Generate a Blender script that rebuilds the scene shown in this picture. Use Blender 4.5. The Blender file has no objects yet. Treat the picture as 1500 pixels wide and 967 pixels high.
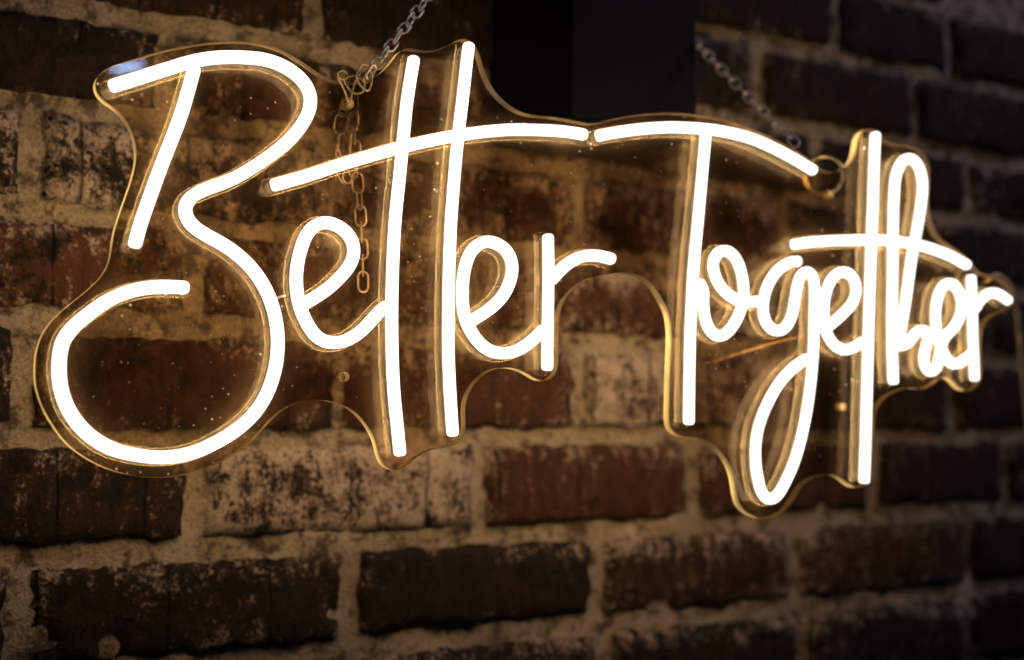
import bpy, bmesh, math, random
from mathutils import Vector, Matrix, noise
R = math.radians
scene = bpy.context.scene
COL = scene.collection

# ------------------------------------------------------------------ camera
cam_d = bpy.data.cameras.new('camera')
cam = bpy.data.objects.new('camera', cam_d); COL.objects.link(cam)
cam.location = (0.0, -0.85, 0.0)
cam.rotation_euler = (R(90 + 4.0224), 0, R(56.4553 - 90))
cam_d.sensor_width = 36; cam_d.lens = 50
cam_d.clip_start = 0.02; cam_d.clip_end = 100
cam_d.dof.use_dof = True; cam_d.dof.focus_distance = 0.76; cam_d.dof.aperture_fstop = 4.3
scene.camera = cam

# ------------------------------------------------------------------ dim evening room + lamps
world = bpy.data.worlds.new('World'); scene.world = world; world.use_nodes = True
bg = world.node_tree.nodes['Background']
bg.inputs[0].default_value = (0.55, 0.6, 1.0, 1); bg.inputs[1].default_value = 0.006
def area(name, loc, target, sx, sy, watts, col):
    l = bpy.data.lights.new(name, 'AREA'); l.shape = 'RECTANGLE'; l.size = sx; l.size_y = sy
    l.energy = watts; l.color = col
    o = bpy.data.objects.new(name, l); COL.objects.link(o); o.location = loc
    o.rotation_euler = (Vector(target) - Vector(loc)).to_track_quat('-Z', 'Y').to_euler()
    return o
area('ceiling_lamp', (1.95, -0.75, 1.25), (1.15, 0, 0.2), 0.35, 0.35, 5.5, (0.95, 0.78, 0.98))
area('window_lamp', (0.344, -2.087, 0.671), (0.229, -0.15, 0.18), 0.055, 0.024, 0.65, (0.36, 0.56, 1.0))
vs = scene.view_settings
vs.view_transform = 'Standard'; vs.look = 'None'; vs.gamma = 1; vs.exposure = 0.0
cy = scene.cycles
cy.use_denoising = True
cy.max_bounces = 7; cy.diffuse_bounces = 3; cy.glossy_bounces = 3; cy.transmission_bounces = 3
cy.transparent_max_bounces = 24; cy.sample_clamp_indirect = 4.0

# ------------------------------------------------------------------ helpers
def link(name, me, mats, parent=None):
    o = bpy.data.objects.new(name, me); COL.objects.link(o)
    for m in (mats if isinstance(mats, (list, tuple)) else [mats]):
        if m and len(me.materials) < len(mats if isinstance(mats, (list, tuple)) else [mats]): me.materials.append(m)
    if parent: o.parent = parent
    return o
def empty(name, loc=(0, 0, 0), rz=0):
    o = bpy.data.objects.new(name, None); COL.objects.link(o); o.location = loc; o.rotation_euler = (0, 0, rz)
    o.empty_display_size = 0.02
    return o
def tag(o, label, cat=None, group=None, kind=None):
    o['label'] = label
    if cat: o['category'] = cat
    if group: o['group'] = group
    if kind: o['kind'] = kind
    return o
def mesh(name, vs_, fs, smooth=True):
    me = bpy.data.meshes.new(name); me.from_pydata(vs_, [], fs); me.update()
    if smooth: me.shade_smooth()
    return me

class NT:
    def __init__(s, name):
        s.m = bpy.data.materials.new(name); s.m.use_nodes = True
        s.t = s.m.node_tree; s.t.nodes.clear()
        s.out = s.t.nodes.new('ShaderNodeOutputMaterial')
    def n(s, typ, ins=None, **kw):
        nd = s.t.nodes.new(typ)
        for k, v in kw.items(): setattr(nd, k, v)
        for k, v in (ins or {}).items(): s.set(nd, k, v)
        return nd
    def set(s, nd, k, v):
        sock = nd.inputs[k]
        if isinstance(v, bpy.types.NodeSocket): s.t.links.new(v, sock)
        elif isinstance(v, bpy.types.Node): s.t.links.new(v.outputs[0], sock)
        else: sock.default_value = v
    def math(s, op, a, b=0.0, clamp=False):
        nd = s.n('ShaderNodeMath', {0: a, 1: b}, operation=op); nd.use_clamp = clamp; return nd.outputs[0]
    def noise(s, vec, scale, detail=4, rough=0.55, w=None):
        nd = s.n('ShaderNodeTexNoise', {'Vector': vec, 'Scale': scale, 'Detail': detail, 'Roughness': rough})
        return nd.outputs['Fac']
    def ramp(s, f, lo, hi, a=0.0, b=1.0):
        nd = s.n('ShaderNodeMapRange', {0: f, 1: lo, 2: hi, 3: a, 4: b}, interpolation_type='SMOOTHSTEP'); return nd.outputs[0]
    def mix(s, f, a, b):
        nd = s.n('ShaderNodeMix', data_type='RGBA')
        s.set(nd, 0, f); s.set(nd, 6, a); s.set(nd, 7, b); return nd.outputs[2]
    def shmix(s, f, a, b):
        return s.n('ShaderNodeMixShader', {0: f, 1: a, 2: b}).outputs[0]
    def done(s, sh): s.t.links.new(sh, s.out.inputs[0]); return s.m
def c3(r, g, b): return (r, g, b, 1)

# ------------------------------------------------------------------ materials
def m_brick():
    k = NT('old_brick')
    tc = k.n('ShaderNodeTexCoord'); oi = k.n('ShaderNodeObjectInfo')
    off = k.n('ShaderNodeCombineXYZ', {0: k.math('MULTIPLY', oi.outputs['Random'], 37.0), 1: k.math('MULTIPLY', oi.outputs['Random'], 91.0), 2: k.math('MULTIPLY', oi.outputs['Random'], 53.0)})
    P = k.n('ShaderNodeVectorMath', {0: tc.outputs['Object'], 1: off.outputs[0]}, operation='ADD').outputs[0]
    sc = k.n('ShaderNodeSeparateColor', {0: oi.outputs['Color']})
    white, rust, soot = sc.outputs[0], sc.outputs[1], sc.outputs[2]
    PS = k.n('ShaderNodeMapping', {0: P, 'Scale': (1.5, 1.0, 0.7)}).outputs[0]
    big = k.noise(P, 22, 3); med = k.noise(PS, 75, 6, 0.72); fine = k.noise(P, 330, 4, 0.7); grit = k.noise(P, 1500, 2, 0.6)
    # fired clay: near black to rust
    f = k.math('ADD', rust, k.math('MULTIPLY', k.math('SUBTRACT', med, 0.5), 1.3))
    base = k.mix(k.ramp(f, 0.05, 0.95), c3(0.014, 0.010, 0.008), c3(0.102, 0.039, 0.018))
    base = k.mix(k.ramp(fine, 0.35, 0.75, 0, 0.45), base, c3(0.070, 0.043, 0.026))
    # lime / paint residue in patches, broken up by speckle
    wm = k.math('ADD', white, k.math('ADD', k.math('MULTIPLY', k.math('SUBTRACT', big, 0.5), 1.5), k.math('MULTIPLY', k.math('SUBTRACT', med, 0.5), 2.0)))
    wm = k.math('ADD', wm, k.math('MULTIPLY', k.math('SUBTRACT', fine, 0.5), 2.4))
    # lime smeared over the arrises by the bricklayer, thickest along the top
    lo = k.n('ShaderNodeSeparateXYZ', {0: tc.outputs['Object']})
    smear = k.math('ADD', k.ramp(lo.outputs[2], 0.004, 0.024, 0.0, 0.32), k.math('ADD', k.ramp(lo.outputs[2], -0.024, -0.014, 0.18, 0.0), k.ramp(k.math('ABSOLUTE', lo.outputs[0]), 0.070, 0.098, 0.0, 0.22)))
    wm = k.math('ADD', wm, smear)
    wmask = k.ramp(wm, 0.46, 1.05, 0.0, 0.9)
    base = k.mix(wmask, base, k.mix(k.ramp(grit, 0.3, 0.7), c3(0.33, 0.26, 0.21), c3(0.70, 0.60, 0.53)))
    # soot blotches
    sm = k.math('ADD', soot, k.math('ADD', k.math('MULTIPLY', k.math('SUBTRACT', k.noise(P, 55, 6, 0.75), 0.5), 2.8), k.math('MULTIPLY', k.math('SUBTRACT', fine, 0.5), 1.0)))
    base = k.mix(k.ramp(sm, 0.45, 0.75), base, c3(0.013, 0.010, 0.008))
    # vertical fissures of the wire-cut face
    sx = k.n('ShaderNodeSeparateXYZ', {0: P})
    wob = k.math('MULTIPLY', k.math('SUBTRACT', k.noise(P, 60, 2), 0.5), 0.004)
    vv = k.n('ShaderNodeTexVoronoi', {'W': k.math('ADD', sx.outputs[0], wob), 'Scale': 17.0, 'Randomness': 1.0}, voronoi_dimensions='1D', feature='DISTANCE_TO_EDGE')
    crack = k.ramp(vv.outputs['Distance'], 0.0, 0.035, 1.0, 0.0)
    crack = k.math('MULTIPLY', crack, k.ramp(big, 0.38, 0.55))
    base = k.mix(k.math('MULTIPLY', crack, 0.55), base, c3(0.012, 0.009, 0.007))
    h = k.math('ADD', k.math('MULTIPLY', fine, 0.6), k.math('ADD', k.math('MULTIPLY', med, 1.2), k.math('MULTIPLY', grit, 0.25)))
    h = k.math('SUBTRACT', h, k.math('MULTIPLY', crack, 1.2))
    bp = k.n('ShaderNodeBump', {'Strength': 1.0, 'Distance': 0.0034, 'Height': h})
    b = k.n('ShaderNodeBsdfPrincipled', {'Base Color': base, 'Roughness': 0.88, 'Specular IOR Level': 0.25, 'Normal': bp.outputs[0]})
    return k.done(b.outputs[0])
def m_mortar():
    k = NT('lime_mortar')
    P = k.n('ShaderNodeTexCoord').outputs['Object']
    big = k.noise(P, 14, 3); med = k.noise(P, 70, 6, 0.7); fine = k.noise(P, 420, 4, 0.7); sand = k.noise(P, 1500, 2, 0.6)
    c = k.mix(k.ramp(big, 0.3, 0.7), c3(0.24, 0.20, 0.15), c3(0.39, 0.335, 0.26))
    c = k.mix(k.ramp(sand, 0.42, 0.62, 0, 0.75), c, c3(0.66, 0.58, 0.47))
    c = k.mix(k.ramp(fine, 0.48, 0.66, 0, 0.65), c, c3(0.13, 0.10, 0.07))
    c = k.mix(k.ramp(med, 0.48, 0.62, 0, 0.88), c, c3(0.075, 0.056, 0.042))
    c = k.mix(k.ramp(k.noise(P, 33, 3), 0.60, 0.72, 0, 0.6), c, c3(0.62, 0.55, 0.46))
    h = k.math('ADD', k.math('MULTIPLY', fine, 0.8), k.math('ADD', med, k.math('MULTIPLY', sand, 0.35)))
    bp = k.n('ShaderNodeBump', {'Strength': 1.0, 'Distance': 0.003, 'Height': h})
    b = k.n('ShaderNodeBsdfPrincipled', {'Base Color': c, 'Roughness': 0.95, 'Specular IOR Level': 0.15, 'Normal': bp.outputs[0]})
    return k.done(b.outputs[0])
def m_tube():
    k = NT('lit_white_silicone')
    return k.done(k.n('ShaderNodeEmission', {0: c3(1.0, 0.96, 0.90), 1: 2.0}).outputs[0])
def m_back_glow():
    k = NT('back_glow_emitter')     # added rear-facing emitter that lights the wall and the panel's cut edge
    return k.done(k.n('ShaderNodeEmission', {0: c3(1.0, 0.775, 0.47), 1: BACK_GLOW_POWER}).outputs[0])
def m_base():
    k = NT('clear_silicone_base')
    hgt = k.n('ShaderNodeSeparateXYZ', {0: k.n('ShaderNodeTexCoord').outputs['Object']}).outputs[1]
    milky = k.ramp(hgt, -0.0066, -0.0052, 0.09, 0.003)      # milky just under the light channel, clear towards the panel
    foot = k.ramp(hgt, -0.0012, -0.0007, 0.0, 0.06)         # glue line along the foot
    tr = k.n('ShaderNodeBsdfTransparent', {0: c3(0.975, 0.93, 0.83)})
    tl = k.n('ShaderNodeBsdfTranslucent', {0: c3(0.66, 0.51, 0.27)})
    df = k.n('ShaderNodeBsdfDiffuse', {0: c3(0.50, 0.38, 0.19)})
    a = k.shmix(0.5, tl.outputs[0], df.outputs[0])
    return k.done(k.shmix(k.math('MAXIMUM', milky, foot), tr.outputs[0], a))
def m_channel():
    k = NT('clear_channel_lip')
    tr = k.n('ShaderNodeBsdfTransparent', {0: c3(0.98, 0.93, 0.82)})
    tl = k.n('ShaderNodeBsdfTranslucent', {0: c3(0.95, 0.78, 0.48)})
    df = k.n('ShaderNodeBsdfDiffuse', {0: c3(0.85, 0.68, 0.40)})
    a = k.shmix(0.5, tl.outputs[0], df.outputs[0])
    return k.done(k.shmix(0.17, tr.outputs[0], a))
def m_acrylic():
    k = NT('clear_acrylic')
    P = k.n('ShaderNodeTexCoord').outputs['Object']
    fr = k.n('ShaderNodeFresnel', {'IOR': 1.14})
    bpn = k.n('ShaderNodeBump', {'Strength': 0.06, 'Distance': 0.0005, 'Height': k.noise(P, 30, 2)})
    smear = k.n('ShaderNodeMapping', {0: P, 'Rotation': (0, 0.5, 0), 'Scale': (1.0, 1.0, 0.55)})
    grime = k.ramp(k.math('ADD', k.noise(smear.outputs[0], 17, 6, 0.68), k.math('MULTIPLY', k.math('SUBTRACT', k.noise(P, 120, 4, 0.7), 0.5), 0.25)), 0.42, 0.62)
    tr = k.n('ShaderNodeBsdfTransparent', {0: k.mix(grime, c3(0.88, 0.80, 0.69), c3(0.54, 0.465, 0.38))})
    gl = k.n('ShaderNodeBsdfGlossy', {0: c3(1, 1, 1), 1: 0.012, 'Normal': bpn.outputs[0]})
    a = k.shmix(fr.outputs[0], tr.outputs[0], gl.outputs[0])
    # smudges, dust film that also paints in the panel's haze, specks and hairline scratches
    film = k.ramp(k.noise(P, 16, 5, 0.65), 0.36, 0.66, 0.032, 0.115)
    vor = k.n('ShaderNodeTexVoronoi', {'Vector': P, 'Scale': 230.0, 'Randomness': 1.0})
    rs = k.n('ShaderNodeSeparateColor', {0: vor.outputs['Color']})
    rad = k.ramp(rs.outputs[0], 0.35, 1.0, 0.02, 0.14)
    spk = k.math('LESS_THAN', vor.outputs['Distance'], rad)
    spk = k.math('MULTIPLY', spk, k.ramp(k.noise(P, 14, 3), 0.44, 0.62))
    sv = k.n('ShaderNodeMapping', {0: P, 'Rotation': (0, 0.7, 0), 'Scale': (14, 1, 190)})
    scr = k.ramp(k.noise(sv.outputs[0], 1.0, 2), 0.70, 0.76, 0, 0.05)
    nrm = k.n('ShaderNodeSeparateXYZ', {0: P})
    side = k.ramp(nrm.outputs[1], 0.001, 0.005, 0.20, 0.55)      # haze film weighted to the rear face, keeping bright bands off beside the tubes
    fac = k.math('MULTIPLY', k.math('ADD', film, scr), side)
    tl = k.n('ShaderNodeBsdfTranslucent', {0: c3(0.62, 0.42, 0.25)})
    df = k.n('ShaderNodeBsdfDiffuse', {0: c3(0.62, 0.45, 0.29)})
    d = k.shmix(0.6, tl.outputs[0], df.outputs[0])
    sh = k.shmix(fac, a, d)
    dust = k.shmix(0.5, k.n('ShaderNodeBsdfDiffuse', {0: c3(0.9, 0.84, 0.72)}).outputs[0], k.n('ShaderNodeBsdfTranslucent', {0: c3(0.9, 0.8, 0.62)}).outputs[0])
    return k.done(k.shmix(k.math('MULTIPLY', spk, 0.9), sh, dust))
def m_edge():
    k = NT('cut_acrylic_edge')
    P = k.n('ShaderNodeTexCoord').outputs['Object']
    tl = k.n('ShaderNodeBsdfTranslucent', {0: c3(1.0, 0.86, 0.50)})
    df = k.n('ShaderNodeBsdfDiffuse', {0: c3(0.92, 0.68, 0.34)})
    tr = k.n('ShaderNodeBsdfTransparent', {0: c3(1, 0.86, 0.6)})
    gl = k.n('ShaderNodeBsdfGlossy', {0: c3(1, 0.92, 0.78), 1: 0.18})
    a = k.shmix(0.25, tl.outputs[0], df.outputs[0])
    a = k.shmix(k.ramp(k.noise(P, 45, 3), 0.45, 0.70, 0.0, 0.25), a, tr.outputs[0])
    return k.done(k.shmix(0.05, a, gl.outputs[0]))
def m_metal(name, col, rough, metal):
    k = NT(name)
    P = k.n('ShaderNodeTexCoord').outputs['Object']
    r = k.ramp(k.noise(P, 300, 3), 0.3, 0.7, rough * 0.7, rough * 1.4)
    return k.done(k.n('ShaderNodeBsdfPrincipled', {'Base Color': col, 'Metallic': metal, 'Roughness': r}).outputs[0])
def m_paint(name, col, rough):
    k = NT(name)
    P = k.n('ShaderNodeTexCoord').outputs['Object']
    n = k.noise(P, 90, 5)
    c = k.mix(k.ramp(n, 0.3, 0.7), c3(*[x * 0.75 for x in col[:3]]), c3(*[x * 1.25 for x in col[:3]]))
    bp = k.n('ShaderNodeBump', {'Strength': 0.2, 'Distance': 0.0006, 'Height': k.noise(P, 500, 3)})
    return k.done(k.n('ShaderNodeBsdfPrincipled', {'Base Color': c, 'Roughness': rough, 'Specular IOR Level': 0.12, 'Normal': bp.outputs[0]}).outputs[0])
BACK_GLOW_POWER = 30.0
BRICK = m_brick(); MORTAR = m_mortar(); TUBE = m_tube(); BACK_GLOW = m_back_glow(); BASE = m_base(); CHANNEL = m_channel(); ACRYL = m_acrylic(); EDGE = m_edge()
STEEL = m_metal('zinc_chain_wire', c3(0.95, 0.94, 0.93), 0.28, 0.35); BRASS = m_metal('brass_wire', c3(0.98, 0.74, 0.34), 0.3, 0.45)
BLACK = m_paint('black_navy_paint', c3(0.003, 0.0032, 0.0045), 0.7)
STRIP = m_paint('amber_glow_strip_top', c3(0.40, 0.27, 0.12), 0.5)  # top and sides of the added glow strip
CABLE = m_paint('clear_amber_cable', c3(0.60, 0.47, 0.32), 0.35)

# ------------------------------------------------------------------ brick wall
wall = empty('brick_wall', (0, 0, -0.45))
tag(wall, 'old dark red brick wall with lime-stained bricks and thick grey mortar behind the sign', 'wall')
rnd = random.Random(5)
LINES = [-0.285, -0.214, -0.144, -0.075, -0.005, 0.064, 0.129, 0.194, 0.254, 0.322, 0.390, 0.455]
JOINTS = {  # head joints of each course, by the course's lower bed joint
 -0.285: [0.12, 0.33, 0.535, 0.745, 0.95, 1.16],
 -0.214: [0.02, 0.235, 0.44, 0.65, 0.855, 1.06, 1.27],
 -0.144: [0.01, 0.221, 0.436, 0.644, 0.845, 1.063, 1.27],
 -0.075: [0.115, 0.329, 0.538, 0.738, 0.944, 1.119, 1.32],
 -0.005: [0.015, 0.223, 0.428, 0.627, 0.837, 1.044, 1.25],
  0.064: [0.12, 0.327, 0.535, 0.738, 0.931, 1.099, 1.30],
  0.129: [0.02, 0.224, 0.416, 0.628, 0.840, 1.030, 1.24],
  0.194: [0.10, 0.307, 0.519, 0.732, 0.876, 1.074, 1.28],
  0.254: [0.0, 0.205, 0.406, 0.613, 0.812, 1.004, 1.21],
  0.322: [0.11, 0.31, 0.52, 0.727, 0.902, 1.055, 1.26],
  0.390: [0.02, 0.22, 0.43, 0.63, 0.84, 1.05],
}
LOOK = {  # (white, rust, soot) per brick; those behind the panel paled to paint in its haze, keyed by (bed line, left joint)
 (-0.075, 0.115): (0.10, 0.25, 0.45), (-0.075, 0.329): (0.76, 0.35, 0.34), (-0.075, 0.538): (0.14, 0.55, 0.15), (-0.075, 0.738): (0.10, 0.55, 0.20), (-0.075, 0.944): (0.05, 0.3, 0.40),
 (-0.144, 0.01): (0.2, 0.2, 0.4), (-0.144, 0.221): (0.16, 0.22, 0.42), (-0.144, 0.436): (0.04, 0.15, 0.45), (-0.144, 0.644): (0.26, 0.4, 0.3), (-0.144, 0.845): (0.24, 0.5, 0.2), (-0.144, 1.063): (0.05, 0.3, 0.4),
 (-0.005, 0.223): (0.12, 0.45, 0.35), (-0.005, 0.428): (0.22, 0.55, 0.20), (-0.005, 0.627): (0.62, 0.45, 0.35), (-0.005, 0.837): (0.1, 0.4, 0.3), (-0.005, 1.044): (0.05, 0.35, 0.3), (-0.005, 0.015): (0.1, 0.2, 0.4),
 (0.064, 0.12): (0.36, 0.75, 0.42), (0.064, 0.327): (0.38, 0.6, 0.3), (0.064, 0.535): (0.45, 0.6, 0.4), (0.064, 0.738): (0.38, 0.55, 0.3),
 (0.129, 0.02): (0.45, 0.3, 0.45), (0.129, 0.224): (0.66, 0.3, 0.50), (0.129, 0.416): (0.40, 0.5, 0.3), (0.129, 0.628): (0.40, 0.5, 0.3),
 (0.194, 0.10): (0.14, 0.22, 0.50), (0.194, 0.307): (0.35, 0.5, 0.35), (0.194, 0.519): (0.35, 0.5, 0.3), (0.194, 0.732): (0.0, 0.2, 0.35), (0.194, 0.876): (0.0, 0.2, 0.4),
 (0.254, 0.205): (0.05, 0.25, 0.45), (0.254, 0.406): (0.05, 0.2, 0.5), (0.254, 0.812): (0.0, 0.25, 0.35), (0.254, 1.004): (0.0, 0.15, 0.45), (0.322, 0.727): (0.0, 0.2, 0.4), (0.322, 0.902): (0.0, 0.1, 0.5),
}
def brick_mesh(w, h, seed):
    nx, nz = max(8, int(w / 0.006)), 11
    sd = Vector((seed * 3.17, seed * 7.31, seed * 1.93))
    vs_, fs = [], []
    tilt = rnd.uniform(-1, 1) * 0.0012
    for j in range(nz + 1):
        for i in range(nx + 1):
            a, b = i / nx, j / nz
            x, z = (a - 0.5) * w, (b - 0.5) * h
            ex, ez = min(a, 1 - a) * w, min(b, 1 - b) * h
            # ragged arrises
            q = Vector((x * 62, 0, z * 62)) + sd
            kx = max(0, 1 - ex / 0.012); kz = max(0, 1 - ez / 0.012)
            dx = noise.noise(q) * 0.0060 - 0.0008; dz = noise.noise(q + Vector((9, 4, 2))) * 0.0060 - 0.0008
            x += math.copysign(kx * dx, x); z += math.copysign(kz * dz, z)
            rim = max(0, 1 - min(ex, ez) / 0.007)
            y = 0.0035 * rim * rim + 0.0016 * noise.noise(Vector((x * 30, 0, z * 30)) + sd) + 0.0009 * noise.noise(Vector((x * 110, 0, z * 110)) + sd) + tilt * x / w * 4
            chip = noise.noise(Vector((x * 60, 5, z * 60)) + sd * 1.7)
            if chip > 0.32 and min(ex, ez) < 0.012: y += (chip - 0.32) * 0.016
            vs_.append((x, y, z))
    idx = lambda i, j: j * (nx + 1) + i
    for j in range(nz):
        for i in range(nx): fs.append((idx(i, j), idx(i + 1, j), idx(i + 1, j + 1), idx(i, j + 1)))
    loop = [idx(i, 0) for i in range(nx + 1)] + [idx(nx, j) for j in range(1, nz + 1)] + [idx(i, nz) for i in range(nx - 1, -1, -1)] + [idx(0, j) for j in range(nz - 1, 0, -1)]
    n0 = len(vs_)
    for v in loop: vs_.append((vs_[v][0] * 1.0, 0.03, vs_[v][2]))
    L = len(loop)
    for t in range(L): fs.append((loop[(t + 1) % L], loop[t], n0 + t, n0 + (t + 1) % L))
    return mesh('brick', vs_, fs)
WX0, WX1 = -0.02, 1.36
bseed = 0; GAP = 0.0088
for li in range(len(LINES) - 1):
    lo, hi = LINES[li], LINES[li + 1]
    js = JOINTS[lo]
    for a, b in zip(js[:-1], js[1:]):
        bseed += 1
        g1 = GAP + rnd.uniform(-0.0015, 0.002); g2 = GAP + rnd.uniform(-0.0015, 0.002); gz = GAP + rnd.uniform(-0.0012, 0.002)
        w = b - a - g1 - g2; h = hi - lo - gz - GAP * 0.95
        me = brick_mesh(w, h, bseed)
        o = link('brick', me, BRICK, wall)
        o.location = (a + g1 + w / 2, rnd.uniform(-0.0018, 0.0018), lo + gz + h / 2 + 0.45 + rnd.uniform(-0.001, 0.001))
        o.rotation_euler = (0, rnd.uniform(-0.006, 0.006), 0)
        lk = LOOK.get((lo, a)) or (rnd.uniform(0, 0.25), rnd.uniform(0.1, 0.4), rnd.uniform(0.3, 0.5))
        o.color = (lk[0], lk[1], lk[2], 1)
# mortar bed: one lumpy sheet, smeared up over the arrises here and there
st = 0.0045
nx, nz = int((WX1 - WX0) / st), int((0.47 + 0.30) / st)
vs_, fs = [], []
for j in range(nz + 1):
    for i in range(nx + 1):
        x, z = WX0 + i * st, -0.30 + j * st
        y = 0.0078 + 0.0052 * noise.noise(Vector((x * 22, 0, z * 22))) + 0.0022 * noise.noise(Vector((x * 75, 3, z * 75))) + 0.0010 * noise.noise(Vector((x * 190, 7, z * 190)))
        vs_.append((x, y, z + 0.45))
for j in range(nz):
    for i in range(nx):
        a = j * (nx + 1) + i; fs.append((a, a + 1, a + nx + 2, a + nx + 1))
link('mortar', mesh('mortar', vs_, fs), MORTAR, wall)
vb = [(WX0, 0.03, 0.15), (WX1, 0.03, 0.15), (WX1, 0.12, 0.15), (WX0, 0.12, 0.15), (WX0, 0.03, 0.92), (WX1, 0.03, 0.92), (WX1, 0.12, 0.92), (WX0, 0.12, 0.92)]
link('wall_core', mesh('wall_core', vb, [(0, 1, 5, 4), (1, 2, 6, 5), (2, 3, 7, 6), (3, 0, 4, 7), (4, 5, 6, 7), (3, 2, 1, 0)], False), MORTAR, wall)

# ------------------------------------------------------------------ black box on the wall
def bevel_box(name, x0, x1, y0, y1, z0, z1, bev, seg=2):
    bm = bmesh.new(); bmesh.ops.create_cube(bm, size=1)
    for v in bm.verts:
        v.co = ((x0 + x1) / 2 + v.co.x * (x1 - x0), (y0 + y1) / 2 + v.co.y * (y1 - y0), (z0 + z1) / 2 + v.co.z * (z1 - z0))
    bmesh.ops.bevel(bm, geom=bm.edges[:], offset=bev, segments=seg, affect='EDGES', profile=0.6)
    me = bpy.data.meshes.new(name); bm.to_mesh(me); bm.free(); return me
post = empty('wall_post', (0.6005, 0, 0.203))
tag(post, 'black square post end fixed to the brick wall above the sign', 'post')
link('post_body', bevel_box('post_body', -0.0545, 0.0545, -0.098, 0.004, 0.004, 0.26, 0.002), BLACK, post)
link('end_plate', bevel_box('end_plate', -0.0525, 0.0525, -0.096, 0.002, 0.0, 0.0035, 0.001), BLACK, post)
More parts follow.
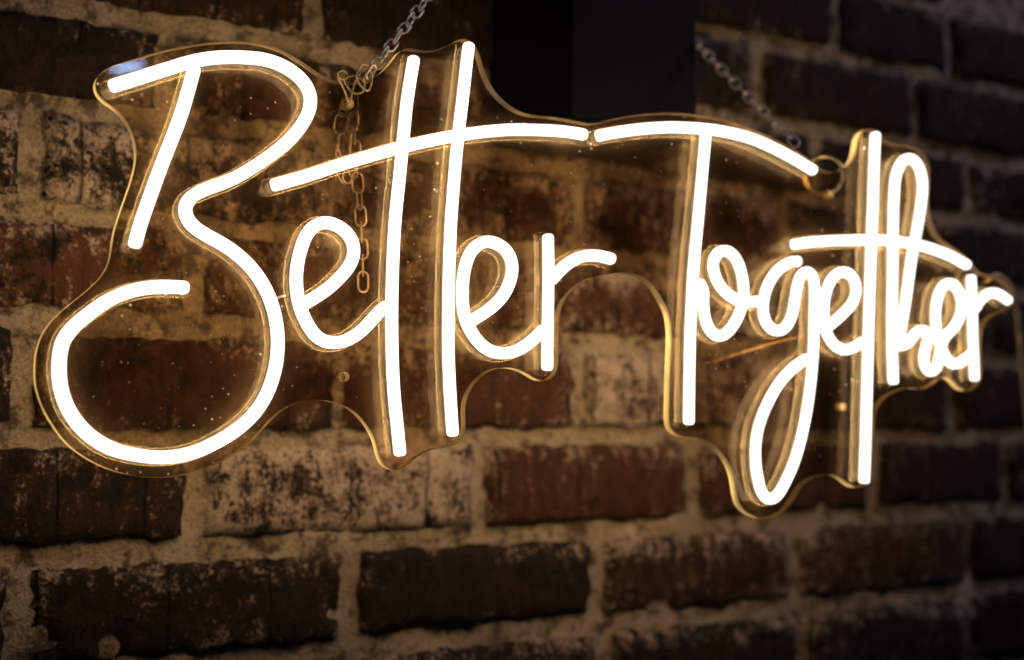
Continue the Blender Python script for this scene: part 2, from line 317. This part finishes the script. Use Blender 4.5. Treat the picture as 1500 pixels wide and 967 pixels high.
# lettering and panel outline, mm in the sign's own plane
STROKES = {
  'B_main': [(-227.4, 170.2), (-220.8, 173.0), (-214.1, 175.8), (-205.7, 179.6), (-197.2, 183.2), (-188.6, 187.0), (-176.3, 190.8), (-162.0, 192.9), (-147.5, 193.2), (-137.9, 190.8), (-130.4, 186.7), (-125.1, 181.3), (-122.9, 174.7), (-124.2, 167.6), (-127.8, 160.7), (-133.0, 153.6), (-141.4, 145.6), (-151.2, 137.8), (-165.4, 128.3), (-178.5, 122.5), (-185.7, 118.4), (-188.6, 114.6), (-189.2, 110.3), (-186.5, 104.6), (-182.0, 101.2), (-175.6, 97.9), (-168.5, 94.5), (-161.0, 89.6), (-153.3, 82.6), (-148.6, 76.4), (-144.9, 69.9), (-141.3, 59.7), (-139.6, 48.0), (-140.1, 35.3), (-142.8, 24.3), (-146.5, 15.8), (-152.4, 7.5), (-161.5, -0.5), (-173.3, -7.4), (-183.7, -11.6), (-195.6, -13.6), (-210.7, -12.4), (-224.3, -8.7), (-235.8, -0.7), (-243.4, 9.2), (-247.5, 19.8), (-248.6, 29.7), (-247.3, 42.6), (-243.0, 49.4), (-237.0, 55.1), (-225.4, 64.1), (-212.2, 69.6), (-198.7, 71.7), (-186.4, 71.6)],
  'B_stem': [(-185.0, 185.6), (-187.0, 177.2), (-191.8, 159.1), (-201.1, 132.8), (-206.6, 116.1), (-211.4, 100.9), (-213.8, 90.5)],
  'e_first': [(-126.1, 65.6), (-120.9, 68.9), (-112.7, 74.3), (-104.4, 82.5), (-100.2, 87.8), (-98.0, 94.5), (-99.6, 101.8), (-105.4, 107.3), (-115.3, 109.9), (-123.1, 105.1), (-128.2, 92.8), (-130.0, 82.0), (-129.5, 71.2), (-127.3, 62.7), (-123.3, 54.6), (-117.7, 47.9), (-109.4, 45.7), (-100.3, 48.1), (-91.9, 54.2), (-85.3, 61.7), (-78.7, 67.5)],
  't_first': [(-64.1, 204.8), (-65.9, 194.3), (-68.3, 178.8), (-70.2, 159.8), (-72.4, 137.0), (-74.7, 114.4), (-75.9, 92.0), (-76.4, 69.8), (-76.3, 51.3), (-75.7, 33.0), (-74.9, 20.1), (-73.4, 6.6), (-72.0, -5.5), (-71.1, -13.9)],
  't_second': [(-31.0, 216.4), (-31.9, 209.7), (-35.1, 182.3), (-37.6, 162.8), (-39.8, 139.6), (-41.6, 116.6), (-42.5, 97.6), (-43.1, 71.1), (-43.0, 41.1), (-42.4, 28.0), (-41.6, 14.9), (-40.2, -3.4)],
  'tt_bar': [(-144.1, 126.9), (-140.8, 128.0), (-124.6, 133.8), (-105.7, 141.4), (-90.2, 147.1), (-76.1, 152.1), (-54.4, 158.9), (-33.8, 164.3), (-8.5, 169.2), (8.8, 170.8), (26.5, 171.8), (37.7, 171.5), (44.0, 171.1)],
  'r_first_stem': [(18.7, 111.5), (19.0, 93.1), (18.7, 69.7), (18.3, 50.2), (18.1, 33.6)],
  'r_first_arm': [(19.7, 84.2), (28.1, 92.8), (37.0, 98.6), (46.0, 100.9), (53.3, 100.7), (62.0, 99.1)],
  'e_second': [(-32.3, 58.3), (-28.6, 60.7), (-18.6, 66.9), (-10.1, 74.7), (-5.5, 83.0), (-3.9, 90.4), (-5.0, 96.6), (-9.3, 102.1), (-20.3, 105.3), (-29.1, 99.8), (-33.4, 89.3), (-34.7, 80.9), (-34.8, 72.2), (-33.8, 63.5), (-30.7, 56.1), (-24.4, 47.9), (-16.9, 43.4), (-8.9, 42.6), (0.1, 44.9), (8.3, 50.4), (16.5, 57.6)],
  'T_bar': [(50.4, 170.9), (54.5, 172.1), (67.5, 175.3), (81.6, 178.2), (100.7, 181.0), (120.2, 182.2), (140.1, 182.1), (160.3, 179.7), (180.9, 174.0), (196.6, 168.2), (209.3, 163.0)],
  'T_stem': [(127.1, 181.3), (126.0, 171.5), (123.8, 152.5), (120.6, 125.2), (117.3, 98.2), (115.4, 73.4), (114.2, 52.9), (113.5, 28.4), (112.8, 3.2)],
  'o': [(119.7, 89.2), (124.0, 86.1), (124.0, 77.8), (124.6, 68.8), (127.7, 60.7), (134.5, 55.9), (142.0, 59.5), (148.1, 67.1), (152.3, 75.6), (153.7, 84.1), (152.5, 93.7), (149.6, 102.3), (144.6, 107.9), (138.2, 109.2), (132.9, 105.6), (130.9, 98.8), (133.5, 91.1), (138.8, 84.3), (146.8, 79.6), (154.8, 77.8), (165.0, 79.1)],
  'g': [(196.6, 105.2), (191.3, 105.1), (185.5, 102.9), (178.7, 98.3), (173.4, 92.1), (169.2, 83.5), (167.7, 75.0), (169.2, 66.6), (173.5, 62.1), (179.1, 60.6), (185.4, 63.7), (190.2, 72.4), (192.5, 83.2), (194.8, 92.2), (198.0, 98.0), (202.8, 99.7), (206.5, 96.7), (207.5, 89.8), (206.9, 72.6), (205.6, 46.8), (203.4, 29.7), (200.2, 12.7), (195.7, -4.2), (189.2, -21.0), (182.2, -33.0), (176.5, -40.4), (170.8, -42.8), (165.8, -39.4), (162.4, -29.8), (160.8, -17.4), (161.7, -4.1), (166.0, 8.3), (173.3, 20.9), (180.2, 29.8), (190.7, 38.9), (201.9, 45.1)],
  'e_third': [(212.3, 61.6), (220.4, 66.8), (230.3, 74.1), (237.6, 80.7), (240.8, 88.2), (239.5, 95.6), (235.2, 99.8), (229.2, 100.5), (222.6, 97.0), (217.6, 89.8), (215.0, 80.6), (214.6, 70.3), (216.5, 60.9), (222.3, 53.3), (230.4, 50.4), (238.1, 52.4), (246.4, 57.0)],
  't_third': [(258.3, 192.6), (256.5, 167.4), (254.7, 140.6), (252.6, 109.5), (250.4, 74.2), (248.1, 34.8), (245.7, -8.6), (244.0, -33.6)],
  'h': [(269.4, 29.4), (269.0, 43.9), (269.1, 70.4), (270.4, 101.5), (271.4, 127.4), (272.7, 150.8), (274.5, 164.8), (279.0, 174.2), (286.3, 178.5), (293.5, 174.5), (297.3, 163.5), (295.5, 147.9), (291.2, 129.5), (287.4, 115.8), (284.4, 101.3), (280.8, 83.3), (276.7, 66.2), (273.5, 53.7)],
  'h_hump': [(272.7, 54.6), (278.3, 54.3), (283.6, 57.5), (288.3, 63.0), (294.1, 65.7), (299.3, 63.8), (298.6, 57.1), (295.5, 49.8), (295.3, 42.7), (299.8, 37.4), (305.1, 39.3), (308.2, 46.1), (310.2, 54.7), (313.3, 61.1), (321.2, 67.0), (326.7, 74.2), (329.4, 83.4), (326.1, 93.3), (318.5, 97.7), (311.9, 94.0), (307.5, 85.2), (305.9, 76.2), (306.4, 66.3), (309.1, 56.9), (313.0, 48.9), (317.5, 44.0), (324.0, 43.5), (330.7, 46.6), (338.7, 52.2)],
  'th_bar': [(189.9, 115.1), (195.7, 116.3), (211.7, 118.6), (233.5, 120.6), (261.3, 122.4), (284.0, 121.9), (301.4, 119.7), (319.0, 115.7), (336.2, 109.3)],
  'r_last_stem': [(337.8, 103.4), (338.3, 86.5), (338.3, 59.0), (338.8, 45.4), (338.9, 32.6)],
  'r_last_arm': [(340.1, 79.7), (343.3, 84.4), (348.9, 89.7), (355.7, 92.5), (363.1, 91.6), (372.3, 86.7)],
}
PANEL = [(-233.1, 172.2), (-232.5, 175.8), (-230.2, 179.2), (-225.9, 182.4), (-215.8, 187.1), (-205.6, 191.5), (-191.8, 196.7), (-177.6, 200.8), (-166.9, 203.0), (-159.6, 203.9), (-148.5, 204.1), (-138.8, 202.7), (-131.3, 199.9), (-123.6, 196.0), (-115.9, 191.6), (-109.8, 189.1), (-103.5, 188.1), (-98.1, 188.1), (-92.2, 189.2), (-86.6, 191.5), (-81.9, 194.3), (-77.9, 198.0), (-73.9, 202.8), (-70.7, 207.4), (-68.3, 210.2), (-65.0, 211.6), (-58.9, 211.5), (-53.5, 211.3), (-47.7, 212.5), (-41.1, 215.4), (-35.6, 219.2), (-31.8, 221.0), (-27.6, 221.2), (-24.2, 219.2), (-20.3, 212.6), (-17.7, 204.2), (-13.4, 196.0), (-7.3, 189.5), (0.5, 184.7), (7.5, 182.2), (15.5, 181.6), (27.1, 181.8), (38.8, 181.3), (46.2, 180.4), (51.7, 180.1), (57.2, 181.4), (68.5, 184.8), (82.7, 188.5), (97.1, 191.0), (111.8, 192.6), (126.6, 193.0), (139.2, 192.7), (151.8, 191.4), (167.3, 188.1), (182.9, 183.9), (196.6, 179.0), (209.4, 173.6), (218.0, 168.1), (225.6, 165.8), (233.3, 166.2), (240.6, 169.1), (246.3, 174.0), (249.8, 180.6), (251.1, 188.4), (254.0, 193.6), (259.8, 196.9), (266.6, 196.8), (271.7, 192.5), (277.3, 189.4), (284.9, 188.7), (293.0, 189.2), (301.2, 187.8), (308.2, 183.4), (311.6, 176.7), (311.9, 164.3), (310.3, 150.3), (313.0, 138.0), (319.3, 128.8), (334.1, 121.3), (343.7, 115.8), (350.2, 109.6), (356.3, 105.9), (365.6, 105.7), (375.5, 102.4), (383.5, 97.6), (386.5, 91.1), (383.7, 84.8), (376.1, 81.3), (366.0, 78.1), (358.3, 72.2), (355.0, 64.7), (354.0, 50.7), (354.1, 35.0), (349.6, 29.0), (341.0, 26.1), (333.8, 28.3), (328.6, 33.2), (322.0, 35.4), (316.1, 33.5), (309.4, 28.9), (300.6, 27.0), (290.1, 27.7), (279.7, 25.1), (269.9, 20.4), (263.6, 14.1), (261.1, 4.4), (259.0, -13.2), (257.5, -30.7), (254.0, -35.4), (246.8, -37.0), (240.8, -35.6), (234.8, -31.6), (227.3, -28.3), (218.6, -28.4), (209.5, -30.8), (202.0, -35.4), (197.1, -41.7), (191.7, -47.9), (185.4, -52.0), (179.2, -54.1), (171.4, -54.5), (163.3, -52.0), (156.8, -47.9), (153.4, -41.2), (152.0, -32.4), (149.6, -24.1), (145.1, -17.0), (138.2, -10.3), (129.9, -6.0), (120.6, -4.1), (113.3, -3.9), (107.0, -0.8), (104.7, 4.1), (105.0, 19.6), (105.7, 36.8), (106.6, 53.2), (106.4, 63.1), (104.3, 71.6), (100.5, 77.7), (95.7, 84.5), (89.1, 89.7), (81.5, 92.4), (73.1, 93.0), (62.8, 91.3), (53.1, 89.2), (44.4, 85.0), (37.2, 79.1), (32.6, 72.6), (30.6, 65.4), (29.9, 55.0), (29.9, 41.2), (28.7, 33.3), (25.4, 29.4), (19.7, 27.9), (14.4, 29.4), (8.7, 32.6), (2.2, 34.8), (-4.7, 35.2), (-12.4, 33.8), (-19.1, 29.8), (-25.0, 23.6), (-28.3, 16.7), (-29.2, 9.1), (-28.7, 1.5), (-30.2, -4.5), (-34.1, -7.7), (-40.7, -9.4), (-47.2, -10.3), (-53.7, -12.5), (-60.1, -16.5), (-64.9, -20.2), (-70.9, -22.0), (-76.4, -19.7), (-79.6, -14.7), (-81.2, -8.1), (-84.0, -1.5), (-88.8, 5.1), (-95.0, 10.6), (-101.2, 13.7), (-108.9, 15.6), (-116.5, 15.9), (-124.0, 14.8), (-131.4, 11.8), (-138.0, 6.9), (-143.8, 0.7), (-150.2, -6.2), (-156.6, -11.1), (-163.7, -15.2), (-174.3, -19.8), (-184.7, -22.8), (-195.0, -23.8), (-208.6, -23.1), (-218.7, -20.6), (-228.7, -16.5), (-236.6, -11.6), (-243.2, -6.0), (-249.2, 2.0), (-254.5, 11.3), (-257.6, 20.6), (-258.4, 29.8), (-257.5, 39.9), (-254.7, 47.8), (-250.0, 54.5), (-243.3, 61.3), (-236.9, 66.8), (-231.8, 71.8), (-227.5, 76.6), (-224.3, 83.1), (-223.0, 90.7), (-222.1, 98.4), (-219.8, 106.8), (-216.6, 117.1), (-213.7, 126.3), (-212.0, 134.5), (-211.7, 140.1), (-212.9, 146.7), (-215.4, 153.1), (-219.4, 158.8), (-224.5, 162.9), (-229.0, 165.2), (-231.9, 168.4)]

# ------------------------------------------------------------------ neon sign: "Better Together"
ROT = R(-7.374926)
sign = empty('neon_sign', (0.44497, -0.17886, 0.0), ROT)
tag(sign, 'glowing white neon sign reading Better Together on a clear acrylic panel', 'neon sign')
MM = 0.001
def catmull(P, closed=False, sub=14):
    n = len(P); out = []
    P = [Vector(p) for p in P]
    rng = range(n if closed else n - 1)
    for i in rng:
        if closed: p0, p1, p2, p3 = P[i - 1], P[i], P[(i + 1) % n], P[(i + 2) % n]
        else:
            p1, p2 = P[i], P[i + 1]
            p0 = P[i - 1] if i else p1 * 2 - p2
            p3 = P[i + 2] if i + 2 < n else p2 * 2 - p1
        t0 = 0; t1 = t0 + max(1e-6, (p1 - p0).length ** 0.5); t2 = t1 + max(1e-6, (p2 - p1).length ** 0.5); t3 = t2 + max(1e-6, (p3 - p2).length ** 0.5)
        for k in range(sub):
            t = t1 + (t2 - t1) * k / sub
            a1 = p0 * ((t1 - t) / (t1 - t0)) + p1 * ((t - t0) / (t1 - t0)); a2 = p1 * ((t2 - t) / (t2 - t1)) + p2 * ((t - t1) / (t2 - t1)); a3 = p2 * ((t3 - t) / (t3 - t2)) + p3 * ((t - t2) / (t3 - t2))
            b1 = a1 * ((t2 - t) / (t2 - t0)) + a2 * ((t - t0) / (t2 - t0)); b2 = a2 * ((t3 - t) / (t3 - t1)) + a3 * ((t - t1) / (t3 - t1))
            out.append(b1 * ((t2 - t) / (t2 - t1)) + b2 * ((t - t1) / (t2 - t1)))
    if not closed: out.append(P[-1].copy())
    return out
def resample(D, step, closed=False):
    if closed: D = D + [D[0]]
    cum = [0.0]
    for a, b in zip(D[:-1], D[1:]): cum.append(cum[-1] + (b - a).length)
    n = max(3, round(cum[-1] / step)); out = []; j = 0
    for i in range(n if closed else n + 1):
        s = cum[-1] * i / n
        while j < len(cum) - 2 and cum[j + 1] < s: j += 1
        d = cum[j + 1] - cum[j]; t = (s - cum[j]) / d if d > 0 else 0
        out.append(D[j].lerp(D[j + 1], t))
    return out
def smooth(Q, it, closed=False):
    for _ in range(it):
        N = len(Q); new = []
        for i in range(N):
            if not closed and (i == 0 or i == N - 1): new.append(Q[i]); continue
            new.append(Q[i] * 0.5 + (Q[i - 1] + Q[(i + 1) % N]) * 0.25)
        Q = new
    return Q
def sweep(name, path, profiles, grow=0.0, closed=True):
    """path: 2D mm points in the panel plane; profiles: lists of (side offset, height) mm; ends are rounded in plan."""
    Q = list(path)
    d0 = (Q[0] - Q[1]).normalized(); d1 = (Q[-1] - Q[-2]).normalized()
    if grow: Q[0] = Q[0] + d0 * grow; Q[-1] = Q[-1] + d1 * grow
    d0 = (Q[1] - Q[0]).normalized(); d1 = (Q[-2] - Q[-1]).normalized()
    st_ = [(Q[0], 0.45), (Q[0] + d0 * 0.35, 0.72), (Q[0] + d0 * 0.95, 0.90), (Q[0] + d0 * 1.8, 1.0)]
    en_ = [(Q[-1] + d1 * 1.8, 1.0), (Q[-1] + d1 * 0.95, 0.90), (Q[-1] + d1 * 0.35, 0.72), (Q[-1], 0.45)]
    n = len(Q)
    st = st_ + [(q, 1.0) for m, q in enumerate(Q[1:-1], 1) if (m > 4 or (q - Q[0]).length > 2.4) and (m < n - 5 or (q - Q[-1]).length > 2.4)] + en_
    vs_, fs = [], []; N = len(st); ends = []
    for profile in profiles:
        K = len(profile); z0 = len(vs_)
        for i, (q, sc) in enumerate(st):
            t = (st[min(i + 1, N - 1)][0] - st[max(i - 1, 0)][0]).normalized(); nrm = Vector((-t.y, t.x))
            for (o, hgt) in profile:
                p = q + nrm * o * sc
                vs_.append((p.x * MM, -hgt * MM, p.y * MM))
        for i in range(N - 1):
            for a in range(K if closed else K - 1):
                b = (a + 1) % K; fs.append((z0 + i * K + a, z0 + i * K + b, z0 + (i + 1) * K + b, z0 + (i + 1) * K + a))
        ends.append((list(range(z0, z0 + K)), list(range(z0 + (N - 1) * K, z0 + N * K))))
    if closed and len(profiles) == 1: fs.append(tuple(ends[0][0][::-1])); fs.append(tuple(ends[0][1]))
    if len(profiles) == 2:
        for e in (0, 1):
            A, B = ends[0][e], ends[1][e]
            for a in range(len(A) - 1): fs.append((A[a], A[a + 1], B[a + 1], B[a]))
    me = mesh(name, vs_, fs)
    bm = bmesh.new(); bm.from_mesh(me); bmesh.ops.recalc_face_normals(bm, faces=bm.faces); bm.to_mesh(me); bm.free()
    return me
def tube_profile(top):
    w = 3.25; b = 7.6
    return [(-w, b), (-w, top - 1.0), (-w + 0.35, top - 0.35), (-w + 1.0, top), (w - 1.0, top), (w - 0.35, top - 0.35), (w, top - 1.0), (w, b)]
BASE_PROF = [[(-3.2, 0.12), (-3.1, 0.6), (-3.2, 4.5), (-3.3, 7.58)], [(3.2, 0.12), (3.1, 0.6), (3.2, 4.5), (3.3, 7.58)]]
LIP = [(4.1, 0.05), (4.55, 0.05), (4.55, 0.55), (4.3, 0.8), (4.1, 0.55)]
CHAN_PROF = [LIP, [(-o, h) for o, h in LIP]]
TXT = {'B_main': 'curling main stroke of the capital B', 'B_stem': 'straight slanting stem of the capital B', 'e_first': 'looped first letter e', 't_first': 'tall upright of the first t', 't_second': 'tall upright of the second t',
 'tt_bar': 'long rising bar crossing the double t', 'r_first_stem': 'upright of the r in Better', 'r_first_arm': 'curved arm of the r in Better', 'e_second': 'looped second letter e', 'T_bar': 'arched bar of the capital T',
 'T_stem': 'tall stem of the capital T', 'o': 'knotted letter o', 'g': 'letter g with its long descending loop', 'e_third': 'letter e after the g', 't_third': 'tall upright of the t in Together', 'h': 'tall narrow loop of the letter h',
 'h_hump': 'hump of the h running into the last e', 'th_bar': 'bar crossing the t and h', 'r_last_stem': 'upright of the last r', 'r_last_arm': 'curved arm of the last r'}
for si, (key, pts) in enumerate(STROKES.items()):
    path = smooth(resample(catmull(pts), 2.2), 4)
    tb = link('neon_tube', sweep('neon_tube', path, [tube_profile(11.0 - 0.11 * (si % 7))]), TUBE, sign)
    tb['label'] = TXT[key]
    b = link('tube_base', sweep('tube_base', path, BASE_PROF, 0.9, False), BASE, tb)
    ls = link('back_glow_strip', sweep('back_glow_strip', path, [[(-2.9, 3.2), (-2.9, 3.7), (2.9, 3.7), (2.9, 3.2)]], -0.6), [STRIP, BACK_GLOW], tb)  # added ribbon under the tube, glowing backwards to brighten wall and panel edge
    for pf in ls.data.polygons:
        if {v % 4 for v in pf.vertices} == {0, 3}: pf.material_index = 1
    c = link('mounting_channel', sweep('mounting_channel', path, CHAN_PROF, 2.2), CHANNEL, tb)

# clear panel cut round the lettering, with drilled holes
TH = 6.2
outline = smooth(resample(catmull(PANEL, True, 8), 2.0, True), 3, True)
HOLES = [((-99.8, 28.5), 2.6), ((236.0, 14.8), 2.4), ((-98.8, 177.0), 3.0), ((228.5, 151.5), 2.8)]
def circ(c, r, n=28): return [Vector((c[0] + r * math.cos(2 * math.pi * k / n), c[1] + r * math.sin(2 * math.pi * k / n))) for k in range(n)]
cu = bpy.data.curves.new('panel', 'CURVE'); cu.dimensions = '2D'; cu.fill_mode = 'BOTH'; cu.extrude = TH / 2 * MM
for lp in [outline] + [circ(c, r) for c, r in HOLES]:
    sp = cu.splines.new('POLY'); sp.points.add(len(lp) - 1); sp.use_cyclic_u = True
    for p, q in zip(sp.points, lp): p.co = (q.x * MM, q.y * MM, 0, 1)
tmp = bpy.data.objects.new('tmp', cu); COL.objects.link(tmp)
dg = bpy.context.evaluated_depsgraph_get()
me0 = bpy.data.meshes.new_from_object(tmp.evaluated_get(dg)); bpy.data.objects.remove(tmp); bpy.data.curves.remove(cu)
me0.transform(Matrix.Rotation(R(90), 4, 'X')); me0.transform(Matrix.Translation((0, TH / 2 * MM, 0)))
def split(me, name, want):
    bm = bmesh.new(); bm.from_mesh(me); bm.normal_update()
    bmesh.ops.delete(bm, geom=[f for f in bm.faces if (abs(f.normal.y) > 0.5) != want], context='FACES')
    bmesh.ops.remove_doubles(bm, verts=bm.verts, dist=1e-6)
    m = bpy.data.meshes.new(name); bm.to_mesh(m); bm.free(); return m
panel = link('acrylic_panel', split(me0, 'acrylic_panel', True), ACRYL, sign)
panel['label'] = 'clear dusty acrylic backing cut to the outline of the words'
edge_me = split(me0, 'cut_edge', False); edge_me.shade_smooth()
link('cut_edge', edge_me, EDGE, panel)

def wire(name, pts, r, mat, parent=None, closed=False, seg=8, sub=8):
    """round wire through 3D points (m)"""
    D = catmull(pts, closed, sub) if sub > 1 else [Vector(p) for p in pts]
    N = len(D); vs_, fs = [], []; up = Vector((0.13, 0.97, 0.21)).normalized(); prev = None
    for i, q in enumerate(D):
        t = (D[(i + 1) % N] - D[i - 1]) if closed else (D[min(i + 1, N - 1)] - D[max(i - 1, 0)])
        t.normalize()
        a = t.cross(up) if prev is None else prev - t * prev.dot(t)
        a.normalize(); prev = a; b = t.cross(a)
        for k in range(seg):
            an = 2 * math.pi * k / seg; vs_.append(tuple(q + a * (r * math.cos(an)) + b * (r * math.sin(an))))
    for i in range(N if closed else N - 1):
        for k in range(seg):
            i2 = (i + 1) % N; fs.append((i * seg + k, i * seg + (k + 1) % seg, i2 * seg + (k + 1) % seg, i2 * seg + k))
    if not closed: fs.append(tuple(range(seg))[::-1]); fs.append(tuple((N - 1) * seg + k for k in range(seg)))
    return link(name, mesh(name, vs_, fs), mat, parent)
def L3(u, v, y): return Vector((u * MM, y * MM, v * MM))
# lead wire run behind the panel, supply cable at the right end, retaining clip
wire('lead_wire', [L3(133, 39.0, 7), L3(140, 41, 13), L3(158, 45.4, 17), L3(179, 51, 19), L3(200, 56.8, 18), L3(216, 60.5, 12), L3(226, 66, 7)], 0.0009, CABLE, sign)
wire('supply_cable', [L3(366, 103, 7), L3(379, 106.5, 8.5), L3(390, 101, 9), L3(396, 88, 10), L3(400.5, 74, 12), L3(407, 46, 16), L3(418, 14, 24), L3(440, -40, 40), L3(470, -120, 60)], 0.0022, CABLE, sign)
wire('retaining_clip', [L3(-141.5, 68.0, -1.5), L3(-138, 69.2, -2.2), L3(-133.5, 70.6, -1.5)], 0.0006, CABLE, sign)

# ------------------------------------------------------------------ chains
def link_mesh(Lh, Wh, r):
    pts = []
    n = 10; s = Lh - Wh
    for k in range(n + 1): a = -math.pi / 2 + math.pi * k / n; pts.append(Vector((s + Wh * math.cos(a), 0, Wh * math.sin(a))))
    for k in range(n + 1): a = math.pi / 2 + math.pi * k / n; pts.append(Vector((-s + Wh * math.cos(a), 0, Wh * math.sin(a))))
    o = wire('link', pts, r, STEEL, None, True, 8, 1); me = o.data; bpy.data.objects.remove(o); return me
LINK = link_mesh(0.0057, 0.0030, 0.00060)
def chain(name, pts, label, pitch=0.0094, parent_inv=None, twist=0.6, seed=1, group=None):
    D = resample(catmull(pts, False, 10), pitch)
    root = empty(name, D[0]); tag(root, label, 'chain', group)
    rr = random.Random(seed)
    for i in range(len(D) - 1):
        c = (D[i] + D[i + 1]) / 2; t = (D[i + 1] - D[i]).normalized()
        q = t.to_track_quat('X', 'Z').to_matrix().to_4x4()
        M = Matrix.Translation(c - D[0]) @ q @ Matrix.Rotation((twist if i % 2 == 0 else twist + math.pi / 2) + rr.uniform(-0.25, 0.25), 4, 'X')
        o = bpy.data.objects.new('link', LINK); COL.objects.link(o); o.parent = root; o.matrix_local = M
    return root
SM = Matrix.Translation(sign.location) @ Matrix.Rotation(ROT, 4, 'Z')
def W3(u, v, y): return SM @ L3(u, v, y)
chain('hanging_chain', [Vector((0.3575, -0.1675, 0.193)), Vector((0.45, -0.1165, 0.2955)), Vector((0.5415, -0.0655, 0.400))], 'steel chain rising from the panel notch above the double t to the post', seed=3, group='chains the sign hangs from')
chain('hanging_chain', [Vector((0.6525, -0.198, 0.183)), Vector((0.655, -0.13, 0.243)), Vector((0.6575, -0.058, 0.309))], 'blurred steel chain from the right-hand ring up behind the black post', seed=4, twist=0.3, group='chains the sign hangs from')
chain('loose_chain', [W3(-92.5, 186, 11), W3(-91.5, 169, 12), W3(-90.4, 150, 12), W3(-88.9, 135, 12), W3(-87.6, 124, 12), W3(-86.3, 105, 12), W3(-85.5, 90, 12), W3(-85.3, 76.7, 12)], 'loose chain end hanging straight down behind the clear panel beside the first e', seed=5, twist=0.15 + math.pi / 2)
chain('loose_chain', [W3(-97, 182, 10), W3(-99.5, 168, 11), W3(-100.5, 152, 13), W3(-97.5, 141, 14), W3(-93.5, 137, 16), W3(-91, 145, 17), W3(-92, 158, 17), W3(-91, 172, 15), W3(-90, 184, 12)], 'short doubled loop of chain bunched behind the panel below the wire hook', seed=8, twist=1.0)
# wire hooks through the drilled hole and over the panel's top edge
hook = empty('wire_hook', W3(-96, 186, -2)); tag(hook, 'tangle of brass wire hooks through the panel hole under the left chain', 'hook')
def hk(pts, r=0.0007, closed=True, mat=STEEL):
    o = wire('wire_loop', [W3(*p) - hook.location for p in pts], r * 0.85, BRASS, hook, closed, 8, 8); return o
hk([(-98.8, 176.2, -2), (-97.5, 184, -2.6), (-94.0, 192.5, 1), (-91, 194.5, 4), (-92.5, 188, 8), (-97.2, 177.8, 7.5)])
hk([(-99.6, 178.2, -1.2), (-103, 186, -1.6), (-104.5, 191, 2), (-101.5, 192.5, 6), (-99.0, 186, 8), (-98.5, 178.4, 6.5)])
hk([(-102, 189.5, -2.6), (-97, 191.5, -4.0), (-91.5, 188.5, -4.0), (-91.8, 183.6, -3.2), (-96.5, 182.2, -2.6), (-100.5, 185.5, -2.4)])
hk([(-96.5, 190.5, -5), (-93.5, 185.5, -5.6), (-89.4, 184.0, -4.2), (-86.6, 190.0, -2.5), (-87.2, 197.5, 0.0), (-90.5, 199.0, -1.0), (-94, 196, -3.6)])
hk([(-91, 191, -2), (-88.6, 196.0, -3), (-85.2, 199.5, -1), (-82.8, 198.6, 1.5), (-84.6, 193.5, 2.5), (-88.5, 189.6, 1.5)])
hk([(-104.8, 193, 0.5), (-102.4, 194.2, -1.4), (-100.2, 191.8, -2.4), (-101.6, 189.4, -2.2), (-104.2, 190, -1)], 0.0006)
ring = empty('hanging_ring', W3(226, 163, 2)); tag(ring, 'golden split ring through the hole at the right end of the T bar', 'ring')
def rp(a, rr, cx, ph):
    return W3(cx + rr * math.cos(a) * math.cos(ph), 163.5 + rr * math.sin(a), 2.5 - rr * math.cos(a) * math.sin(ph)) - ring.location
wire('ring_coil', [rp(2 * math.pi * k / 28, 12.2, 225.5, 0.95) for k in range(28)], 0.00115, BRASS, ring, True, 10, 2)
wire('ring_coil', [rp(2 * math.pi * k / 28, 12.0, 223.6, 1.0) for k in range(5, 19)], 0.00100, BRASS, ring, False, 10, 2)
